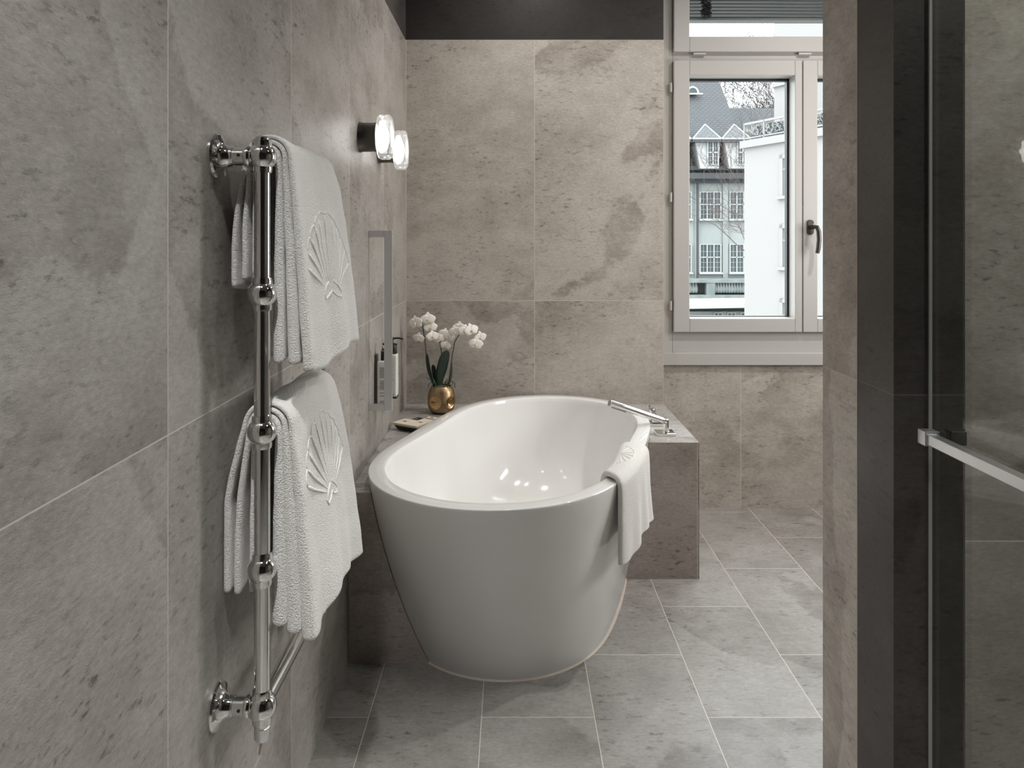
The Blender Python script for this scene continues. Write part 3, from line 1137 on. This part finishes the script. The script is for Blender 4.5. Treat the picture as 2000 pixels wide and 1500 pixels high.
for px, py, dy, sz, dx in ((811, 631, -.012, .029, -.4), (836, 624, -.012, .028, .15), (841, 640, .0, .026, .4), (817, 661, -.01, .023, -.3), (845, 657, -.012, .024, .4),
                           (858, 661, .0, .021, .1), (868, 652, .01, .022, 0), (877, 657, 0, .021, .2), (870, 675, .0, .020, .2), (888, 648, -.02, .024, -.1),
                           (897, 641, -.02, .026, -.2), (908, 647, -.025, .026, .2), (921, 645, -.02, .028, .3), (929, 672, -.015, .028, .1), (938, 660, .0, .026, .6)):
    flower(oq(px, py, dy), (dx + random.uniform(-.15, .15), -1, random.uniform(-.25, .25)), sz * 1.16, random.uniform(-.3, .3))

# ------------------------------------------------------------------ soap tray with two cream boxes
ta = R(-32)
tm = Matrix.Translation((-.473, 3.000, DZ)) @ Matrix.Rotation(ta, 4, 'Z')
tr = empty('soap_tray', tm @ Vector((.07, .07, 0)), 'dark green flared tray on the bench beside the gold pot', 'tray')
m = MB()
w_, d_ = .128, .150
b = [(.012, .010), (w_ - .012, .010), (w_ - .012, d_ - .010), (.012, d_ - .010)]
t = [(0, 0), (w_, 0), (w_, d_), (0, d_)]
ti = [(.004, .004), (w_ - .004, .004), (w_ - .004, d_ - .004), (.004, d_ - .004)]
bi = [(.014, .012), (w_ - .014, .012), (w_ - .014, d_ - .012), (.014, d_ - .012)]
vs = [tm @ Vector((x, y, z)) for L, z in ((b, .001), (t, .021), (ti, .021), (bi, .005)) for x, y in L]
m.add(vs, [(3, 2, 1, 0)] + [(i * 4 + k, i * 4 + (k + 1) % 4, (i + 1) * 4 + (k + 1) % 4, (i + 1) * 4 + k) for i in range(3) for k in range(4)] + [(12, 13, 14, 15)])
m.build('tray_body', M['slate'], tr, smooth=False, bevel=.0015)
def cream_box(x0, y0, x1, y1, z0, z1, label):
    c = tm @ Vector(((x0 + x1) / 2, (y0 + y1) / 2, z0))
    r = empty('soap_box', c, label, 'soap box', 'cream soap boxes on the green tray')
    MB().box((x0, y0, z0), (x1, y1, z1), mtx=tm).build('box', M['cream'], r, smooth=False, bevel=.0012)
    k = tm @ Matrix.Translation(((x0 + x1) / 2, (y0 + y1) / 2, z1)) @ Matrix.Diagonal((1.5, .9, 1, 1))
    MB().lathe([(.006, 0), (.006, .0006), (.0005, .0006)], k, 20).build('printed_emblem', M['olive'], r)
cream_box(-.004, -.004, .060, .074, .0215, .0305, 'left cream soap box with a small dark emblem, nearest the wall')
cream_box(.0615, -.004, .122, .116, .0215, .0305, 'right cream soap box with a dark emblem, nearest the tub rim')
cream_box(.068, .119, .112, .146, .0215, .034, 'small thick cream soap box at the back end of the tray')

# ------------------------------------------------------------------ hand shower and mixer on the bench
hx, hy2 = .600, 2.930
hs = empty('hand_shower', (hx, hy2, DZ), 'chrome stick hand shower on a square plate, tilted over the tub rim', 'hand shower')
MB().box((hx - .036, hy2 - .034, DZ), (hx + .038, hy2 + .034, DZ + .011)).build('base_plate', M['chrome'], hs, smooth=False, bevel=.002)
nk = Vector((hx + .006, hy2, DZ + .011))
top = W(1300, 823, hy2)
MB().lathe([(.0145, 0), (.0145, .002), (.0115, .004), (.0115, .042), (.0115, .048), (.008, .050), (.001, .050)], Matrix.Translation(nk), 28).build('holder', M['chrome'], hs)
end = W(1191, 787, 2.83)
dr = (end - top).normalized()
hdl = MB().tube([top - dr * .004, top, top + dr * .02, top + dr * .10, end - dr * .003, end], [.0095, .0118, .0118, .0125, .0132, .0125], 28).build('handle', M['chrome'], hs)
m = MB()
side = dr.cross(Vector((0, 0, 1))).normalized()
dn = side.cross(dr).normalized()
if dn.z > 0:
    dn = -dn
for i in range(9):
    for jj in (-1, 0, 1):
        c = end - dr * (.016 + i * .0075) + dn * (.0122 if jj == 0 else .0112) + side * jj * .0045
        m.lathe([(.0017, 0), (.0015, .003), (.0005, .0032)], axis(c, dn), 8)
m.build('spray_nozzles', M['gasket'], hdl)
MB().lathe([(.0118, 0), (.0118, .0015), (.0005, .0018)], axis(end, dr), 24).build('end_cap', M['satin'], hdl)

mxy = 3.085
mx = empty('bath_mixer', (hx, mxy, DZ), 'chrome bath mixer on square plates behind the hand shower', 'mixer')
MB().box((hx - .034, mxy - .032, DZ), (hx + .034, mxy + .032, DZ + .011)).build('base_plate', M['chrome'], mx, smooth=False, bevel=.002)
MB().box((hx - .022, mxy - .022, DZ + .011), (hx + .022, mxy + .022, DZ + .030)).build('mixer_body', M['chrome'], mx, smooth=False, bevel=.003)
MB().tube([(hx + .020, mxy, DZ + .024), (hx + .036, mxy, DZ + .024)], .008, 18).build('knob', M['chrome'], mx)
MB().box((hx + .030, mxy - .004, DZ + .022), (hx + .037, mxy + .004, DZ + .046)).build('knob_pin', M['chrome'], mx, smooth=False, bevel=.001)
my = 3.255
lvm = empty('mixer_lever', (hx, my, DZ), 'small chrome lever tap standing farthest back on the right bench', 'tap')
MB().box((hx - .030, my - .030, DZ), (hx + .030, my + .030, DZ + .010)).build('base_plate', M['chrome'], lvm, smooth=False, bevel=.002)
MB().lathe([(.016, .010), (.016, .026), (.014, .029), (.001, .029)], Matrix.Translation((hx + .012, my, DZ)), 24).build('tap_body', M['chrome'], lvm)
MB().box((hx - .008, my - .010, DZ + .010), (hx + .004, my + .010, DZ + .050)).build('lever', M['chrome'], lvm, smooth=False, bevel=.002)

# ------------------------------------------------------------------ glass shower door
GX = (1815.5 - VX) * (PN - .004) / F
sd = empty('shower_door', (GX, PN, 0), 'clear glass shower door with a square chrome bar handle', 'shower door')
MB().box((GX, .52, .02), (GX + .008, PN - .004, 2.86)).build('glass_panel', M['shower_glass'], sd, smooth=False)
MB().box((GX - .001, PN - .0055, .02), (GX + .004, PN - .0015, 2.86)).build('edge_seal', mat('clear_seal', (.35, .36, .35), .3), sd, smooth=False)
hb = .0125
bx = GX - .0265
zc = 0.931
bar = MB().box((bx - .009, .62, zc - .0100), (bx + .009, 1.290, zc + .0080)).build('handle_bar', M['satin'], sd, smooth=False, bevel=.001)
MB().box((bx - .0125, 1.290, zc - .0125), (bx + .0125, 1.314, zc + .0125)).build('handle_end', M['satin'], bar, smooth=False, bevel=.001)
MB().box((bx + .0125, 1.294, zc - .0115), (GX, 1.313, zc + .0115)).build('handle_arm', M['chrome'], bar, smooth=False, bevel=.001)
MB().box((GX + .008, 1.290, zc - .0125), (GX + .034, 1.314, zc + .0125)).build('inner_knob', M['chrome'], sd, smooth=False, bevel=.001)

# ------------------------------------------------------------------ outside: houses, trees
E_ = {}
def noisy(name, c1, c2, scale, stretch=(1, 1, 1), rough=.8):
    m, n, l, b = nodes(name)
    tc = n.new('ShaderNodeTexCoord'); mp = n.new('ShaderNodeMapping'); mp.inputs['Scale'].default_value = stretch
    x = n.new('ShaderNodeTexNoise'); x.inputs['Scale'].default_value = scale; x.inputs['Detail'].default_value = 5
    r = n.new('ShaderNodeValToRGB')
    r.color_ramp.elements[0].position = .35; r.color_ramp.elements[0].color = (*c1, 1)
    r.color_ramp.elements[1].position = .65; r.color_ramp.elements[1].color = (*c2, 1)
    l.new(tc.outputs['Object'], mp.inputs[0]); l.new(mp.outputs[0], x.inputs['Vector']); l.new(x.outputs['Fac'], r.inputs[0])
    l.new(r.outputs[0], b.inputs['Base Color']); b.inputs['Roughness'].default_value = rough
    return m


def tiles(name, c1, c2, cj, w, h):
    m, n, l, b = nodes(name)
    tc = n.new('ShaderNodeTexCoord'); sp = n.new('ShaderNodeSeparateXYZ'); cb = n.new('ShaderNodeCombineXYZ')
    l.new(tc.outputs['Object'], sp.inputs[0]); l.new(sp.outputs[0], cb.inputs[0]); l.new(sp.outputs[2], cb.inputs[1])
    x = n.new('ShaderNodeTexBrick')
    x.inputs['Color1'].default_value = (*c1, 1); x.inputs['Color2'].default_value = (*c2, 1); x.inputs['Mortar'].default_value = (*cj, 1)
    x.inputs['Scale'].default_value = 1; x.inputs['Brick Width'].default_value = w; x.inputs['Row Height'].default_value = h
    x.inputs['Mortar Size'].default_value = .05
    l.new(cb.outputs[0], x.inputs['Vector']); l.new(x.outputs['Color'], b.inputs['Base Color'])
    b.inputs['Roughness'].default_value = .7
    return m


M['plaster_grey'] = noisy('grey_green_render', (.225, .25, .247), (.28, .30, .295), .6, (1, 1, .4))
M['roof'] = tiles('slate_roof_tiles', (.068, .076, .084), (.095, .095, .10), (.045, .05, .056), .34, .15)
M['roof_low'] = tiles('dark_slate', (.065, .075, .085), (.10, .10, .107), (.04, .045, .05), .34, .15)
M['trim_white'] = mat('white_joinery', (.38, .395, .395), .6)
M['far_pane'] = mat('far_window_glass', (.04, .055, .06), .15)
M['white_pane'] = mat('curtained_window_glass', (.17, .18, .185), .2)
M['lead'] = mat('grey_lead', (.05, .057, .062), .85)
M['stone_pale'] = noisy('pale_stone', (.14, .165, .165), (.20, .22, .215), 1.5)
M['white_wall'] = mat('white_render', (.285, .277, .275), .9)
M['white_shade'] = mat('pale_grey_joinery', (.27, .275, .275), .7)
M['bark'] = mat('grey_bark', (.05, .045, .045), .9)
M['bark_red'] = mat('reddish_twigs', (.085, .06, .055), .9)
M['ground'] = noisy('street', (.22, .22, .21), (.30, .30, .29), .4)
struct('ground', MB().box((-60, 4.5, -9.2), (90, 110, -9.0)), M['ground'], 'street ground outside the window', 'ground', smooth=False)

GY = 50.0
gh = empty('house', W(1400, 620, GY), 'grey green town house with slate mansard roof and white dormers', 'house')
def gbox(mb, x0, y0, x1, y1, d0, d1):
    a, b = W(x0, y0, GY), W(x1, y1, GY)
    mb.box((a.x, GY + d0, a.z), (b.x, GY + d1, b.z))
m = MB(); gbox(m, 1180, 348, 1600, 900, 0, 8)
m.build('wall', M['plaster_grey'], gh, smooth=False)
m = MB()
gbox(m, 1356, 356, 1366, 545, -.12, 0); gbox(m, 1411, 356, 1421, 545, -.12, 0); gbox(m, 1459, 356, 1469, 545, -.12, 0)
m.build('pilasters', M['plaster_grey'], gh, smooth=False)
m = MB(); gbox(m, 1180, 340, 1600, 351, -.9, 0); gbox(m, 1180, 351, 1600, 358, -.4, 0)
m.build('eaves', M['lead'], gh, smooth=False)
m = MB(); gbox(m, 1359.5, 352, 1363, 545, -.25, -.1)
m.build('downpipe', M['lead'], gh, smooth=False)
# roofs
def poly(pts, thick=None):
    return pts
m = MB()
a = [W(1180, 345, 49.6), W(1460, 345, 49.6), W(1446, 266, 51.2), W(1380, 95, 55), W(1180, 95, 55)]
bk = [p + Vector((0, 6, 0)) for p in a]
m.add(a + bk, [(0, 1, 2, 4), (2, 3, 4), (1, 6, 7, 2), (2, 7, 8, 3), (3, 8, 9, 4), (5, 9, 8, 7, 6), (0, 4, 9, 5), (0, 5, 6, 1)])
m.build('mansard_roof', M['roof'], gh, smooth=False)
m = MB()
a = [W(1425, 350, 54.0), W(1640, 350, 54.0), W(1640, 211, 58), W(1425, 211, 58)]
bk = [p + Vector((0, 4, 0)) for p in a]
m.add(a + bk, [(0, 1, 2, 3), (3, 2, 6, 7), (1, 5, 6, 2), (0, 3, 7, 4), (4, 5, 1, 0), (4, 7, 6, 5)])
m.build('side_roof', M['roof_low'], gh, smooth=False)
m = MB(); gbox(m, 1180, 326, 1462, 334, -.65, 0.6); m.build('roof_gutter', M['lead'], gh, smooth=False)


def gwin(x0, y0, x1, y1, cols, d, parent, rows=2, sill=True, fine=True, w=.95):
    m = MB()
    gbox(m, x0 - 1.0, y0 - 1.5, x1 + 1.0, y0, d - .10, d); gbox(m, x0 - 1.0, y1, x1 + 1.0, y1 + 1.2, d - .10, d)
    for c in range(cols + 1):
        x = x0 + (x1 - x0) * c / cols
        gbox(m, x - w, y0, x + w, y1, d - .10, d)
    ym = y0 + (y1 - y0) * .46
    gbox(m, x0, ym - w, x1, ym + w, d - .10, d)
    if fine:
        for c in range(cols):
            x = x0 + (x1 - x0) * (c + .5) / cols
            gbox(m, x - .25, y0, x + .25, y1, d - .05, d)
        for yy in (.25, .65, .83):
            y = y0 + (y1 - y0) * yy
            gbox(m, x0, y - .25, x1, y + .25, d - .06, d)
    if sill:
        gbox(m, x0 - 3, y1 + 1.2, x1 + 3, y1 + 4.0, d - .30, d)
    o = m.build('window', M['trim_white'], parent, smooth=False)
    m = MB(); gbox(m, x0, y0, x1, y1, d - .03, d - .01)
    m.build('pane', M['far_pane'], o, smooth=False)


for (y0, y1) in ((376, 427), (478, 531)):
    for x0 in (1309, 1367, 1425, 1477):
        gwin(x0, y0, x0 + 40, y1, 3, -.02, gh)
for cx in (1325, 1384, 1441):
    dm = MB()
    f0 = [W(cx - 26, 278, 48.9), W(cx + 22, 278, 48.9), W(cx + 20, 329, 48.9), W(cx - 16, 329, 48.9)]
    b0_ = [p + Vector((0, 3.5, 0)) for p in f0]
    dm.add(f0 + b0_, [(0, 1, 2, 3), (0, 4, 5, 1), (1, 5, 6, 2), (2, 6, 7, 3), (3, 7, 4, 0), (4, 7, 6, 5)])
    o = dm.build('dormer', M['trim_white'], gh, smooth=False)
    rm = MB()
    e = [W(cx - 31, 277, 48.5), W(cx + 25, 277, 48.5), W(cx + 25, 271, 48.5), W(cx - 31, 271, 48.5)]
    bb = [p + Vector((0, 4, 0)) for p in e]
    ap = W(cx - 7, 243, 50.2)
    rm.add(e + bb + [ap], [(0, 1, 2, 3), (3, 2, 8), (2, 6, 8), (7, 3, 8), (0, 3, 7, 4), (1, 5, 6, 2), (0, 4, 5, 1), (6, 7, 8)])
    dr_ = rm.build('dormer_roof', M['roof_low'], o, smooth=False)
    rm = MB()
    for q in (2, 3):
        rm.tube([e[q], ap], .045, 6)
    rm.tube([e[3], e[2]], .05, 6)
    rm.build('ridge_strip', M['trim_white'], dr_)
    GYs = GY
    m = MB()
    gwin(cx - 11, 283, cx + 9, 324, 2, -1.14, gh, sill=False, w=1.0)
# eyebrow window
m = MB()
c = W(1353, 182, 52.6)
m.tube([c + Vector((.38 * math.cos(R(t)), 0, .42 * math.sin(R(t)))) for t in range(0, 181, 15)], .07, 8)
m.box(c + Vector((-.7, -.08, -.1)), c + Vector((.7, .1, 0)))
ew = m.build('eyebrow_window', M['trim_white'], gh)
m = MB()
ring = [c + Vector((.36 * math.cos(R(t)), .02, .40 * math.sin(R(t)))) for t in range(0, 181, 15)]
ring2 = [p + Vector((0, 1.2, 0)) for p in ring]
nn = len(ring)
m.add(ring + ring2, [tuple(range(nn)), tuple(range(2 * nn - 1, nn - 1, -1))] + [(k, k + 1, nn + k + 1, nn + k) for k in range(nn - 1)])
m.build('pane', M['far_pane'], ew)
# balcony
m = MB(); gbox(m, 1180, 543, 1600, 549, -2.0, 0); gbox(m, 1180, 572, 1600, 580, -2.1, 0)
gbox(m, 1365, 549, 1381, 572, -1.95, -1.5)
m.build('balcony_rail', M['stone_pale'], gh, smooth=False)
m = MB()
x = 1300
while x < 1520:
    if not 1363 < x < 1383:
        p = W(x, 572, GY - 1.7)
        hgt = 23 * (GY - 1.7) / F
        m.lathe([(.06, 0), (.10, .08), (.13, .25 * hgt / .8), (.06, .6 * hgt / .8), (.08, hgt * .9), (.10, hgt)], Matrix.Translation(p), 8)
    x += 5.4
tag(m.build('balusters', M['stone_pale'], gh), kind='stuff')
m = MB()
a = [W(1180, 584, 48), W(1600, 580, 48), W(1600, 592, 45.5), W(1180, 600, 45.5)]
m.add(a + [p + Vector((0, 0, -.2)) for p in a], [(0, 1, 2, 3), (3, 2, 6, 7), (0, 3, 7, 4), (1, 5, 6, 2), (7, 6, 5, 4), (0, 4, 5, 1)])
m.build('awning', M['trim_white'], gh, smooth=False)
m = MB(); gbox(m, 1180, 604, 1600, 690, -1.6, 0); m.build('ground_floor', M['plaster_grey'], gh, smooth=False)
for x0 in (1382, 1407, 1432):
    gwin(x0, 607, x0 + 14, 660, 2, -1.62, gh, sill=False, fine=False, w=.7)

# white house, facade running away to the left
P0 = Vector((7.80, 25.0, 0)); dF = Vector((.426, -.905, 0)); nF = Vector((.905, .426, 0))
wh = empty('house', (P0.x, P0.y, -9), 'bright white rendered house with a lacy roof terrace railing', 'house')
def wbox(mb, u0, u1, n0, n1, z0, z1):
    ps = [P0 + dF * u + nF * nn_ + Vector((0, 0, z)) for z in (z0, z1) for u, nn_ in ((u0, n0), (u1, n0), (u1, n1), (u0, n1))]
    mb.add(ps, [(0, 3, 2, 1), (4, 5, 6, 7), (0, 1, 5, 4), (1, 2, 6, 5), (2, 3, 7, 6), (3, 0, 4, 7)])
m = MB(); wbox(m, 0, 14, 0, 9, -9, 4.55); m.build('wall', M['white_wall'], wh, smooth=False)
m = MB(); wbox(m, .02, 14, 1.3, 9, 4.5, 9.2); m.build('penthouse', M['white_wall'], wh, smooth=False)
m = MB(); wbox(m, -.10, 14, -.12, .5, 4.36, 4.60); m.build('cornice', M['white_wall'], wh, smooth=False)
m = MB(); wbox(m, .0, 14, 1.2, 1.32, 6.50, 6.56); m.build('penthouse_cornice', M['white_shade'], wh, smooth=False)
m = MB(); wbox(m, -.04, 14, -.02, .03, 5.13, 5.20); wbox(m, -.04, 14, -.02, .03, 4.66, 4.70)
for u in [i * .9 for i in range(0, 14)]:
    wbox(m, u - .02, u + .02, -.02, .03, 4.6, 5.2)
rl = m.build('terrace_railing', M['white_wall'], wh, smooth=False)
m = MB()
random.seed(21)
for i in range(230):
    u = random.uniform(0, 5.0); z = random.uniform(4.72, 5.10)
    pts = []
    a = random.uniform(0, 6.28); cu = random.uniform(-1.4, 1.4)
    for k in range(6):
        pts.append(P0 + dF * u + nF * .005 + Vector((0, 0, z)))
        u += .035 * math.cos(a); z = min(5.12, max(4.70, z + .035 * math.sin(a))); a += cu
    m.tube(pts, .011, 4)
m.build('scroll_work', M['white_wall'], rl)
m = MB()
wbox(m, 0, 14, .30, .34, 4.6, 5.1)  # dark sheet stands in for shade on the terrace behind the railing
m.build('terrace_shade', M['far_pane'], wh, smooth=False)
for (z0, z1) in ((2.68, 3.97), (.45, 1.78), (-1.9, -.55), (-4.2, -2.9)):
    for u0 in (1.62, 4.2, 6.8):
        m = MB()
        wbox(m, u0, u0 + .12, -.06, .02, z0, z1); wbox(m, u0 + 1.08, u0 + 1.2, -.06, .02, z0, z1)
        wbox(m, u0, u0 + 1.2, -.06, .02, z1 - .12, z1); wbox(m, u0 - .1, u0 + 1.3, -.12, .02, z0 - .10, z0)
        wbox(m, u0 + .57, u0 + .63, -.03, .02, z0, z1); wbox(m, u0, u0 + 1.2, -.03, .02, z0 + .8, z0 + .86)
        o = m.build('window', M['white_wall'], wh, smooth=False)
        m = MB(); wbox(m, u0 + .12, u0 + 1.08, -.015, .01, z0, z1 - .12); m.build('pane', M['white_pane'], o, smooth=False)


def tree(base, height, label, mt, seed, lean=(0, 0), spreadk=.42, depth=7, ln0=.30, r0=.16, minr=.007):
    rnd = random.Random(seed)
    root = empty('bare_tree', base, label, 'tree')
    tk, br = MB(), MB()
    def grow(p, d, ln, r, k):
        pts = [p]
        rs = [r]
        n = 4
        for i in range(n):
            d = (d + Vector((rnd.uniform(-1, 1), rnd.uniform(-1, 1), rnd.uniform(-.5, .9))) * .14).normalized()
            p = p + d * (ln / n)
            pts.append(p); rs.append(max(minr, r * (1 - .36 * (i + 1) / n)))
        (tk if k == depth else br).tube(pts, rs, 7 if k > depth - 2 else 4, cap=(k == depth))
        if k == 0:
            return
        for q in range(3 if k > 1 else 2):
            dd = (d + Vector((rnd.uniform(-1, 1), rnd.uniform(-1, 1), rnd.uniform(-.5, .8))) * (spreadk * 2)).normalized()
            grow(pts[rnd.choice((2, 3, 4))] if q else pts[-1], dd, ln * rnd.uniform(.62, .85), rs[-1] * (.85 if q == 0 else .6), k - 1)
    grow(Vector(base), Vector((lean[0], lean[1], 1)).normalized(), height * ln0, r0, depth)
    tk.build('trunk', mt, root)
    br.build('branches', mt, root)
    return root


tree(((1472 - VX) * 72 / F, 72.0, -8.9), 27.0, 'bare tree with dark branches against the sky between the houses', M['bark'], 5, ln0=.33, r0=.40, minr=.014, depth=8, spreadk=.5)
tree(((1450 - VX) * 40 / F, 40.0, -8.9), 16.5, 'bare reddish tree in front of the grey house', M['bark_red'], 9, ln0=.36, r0=.20, spreadk=.5)
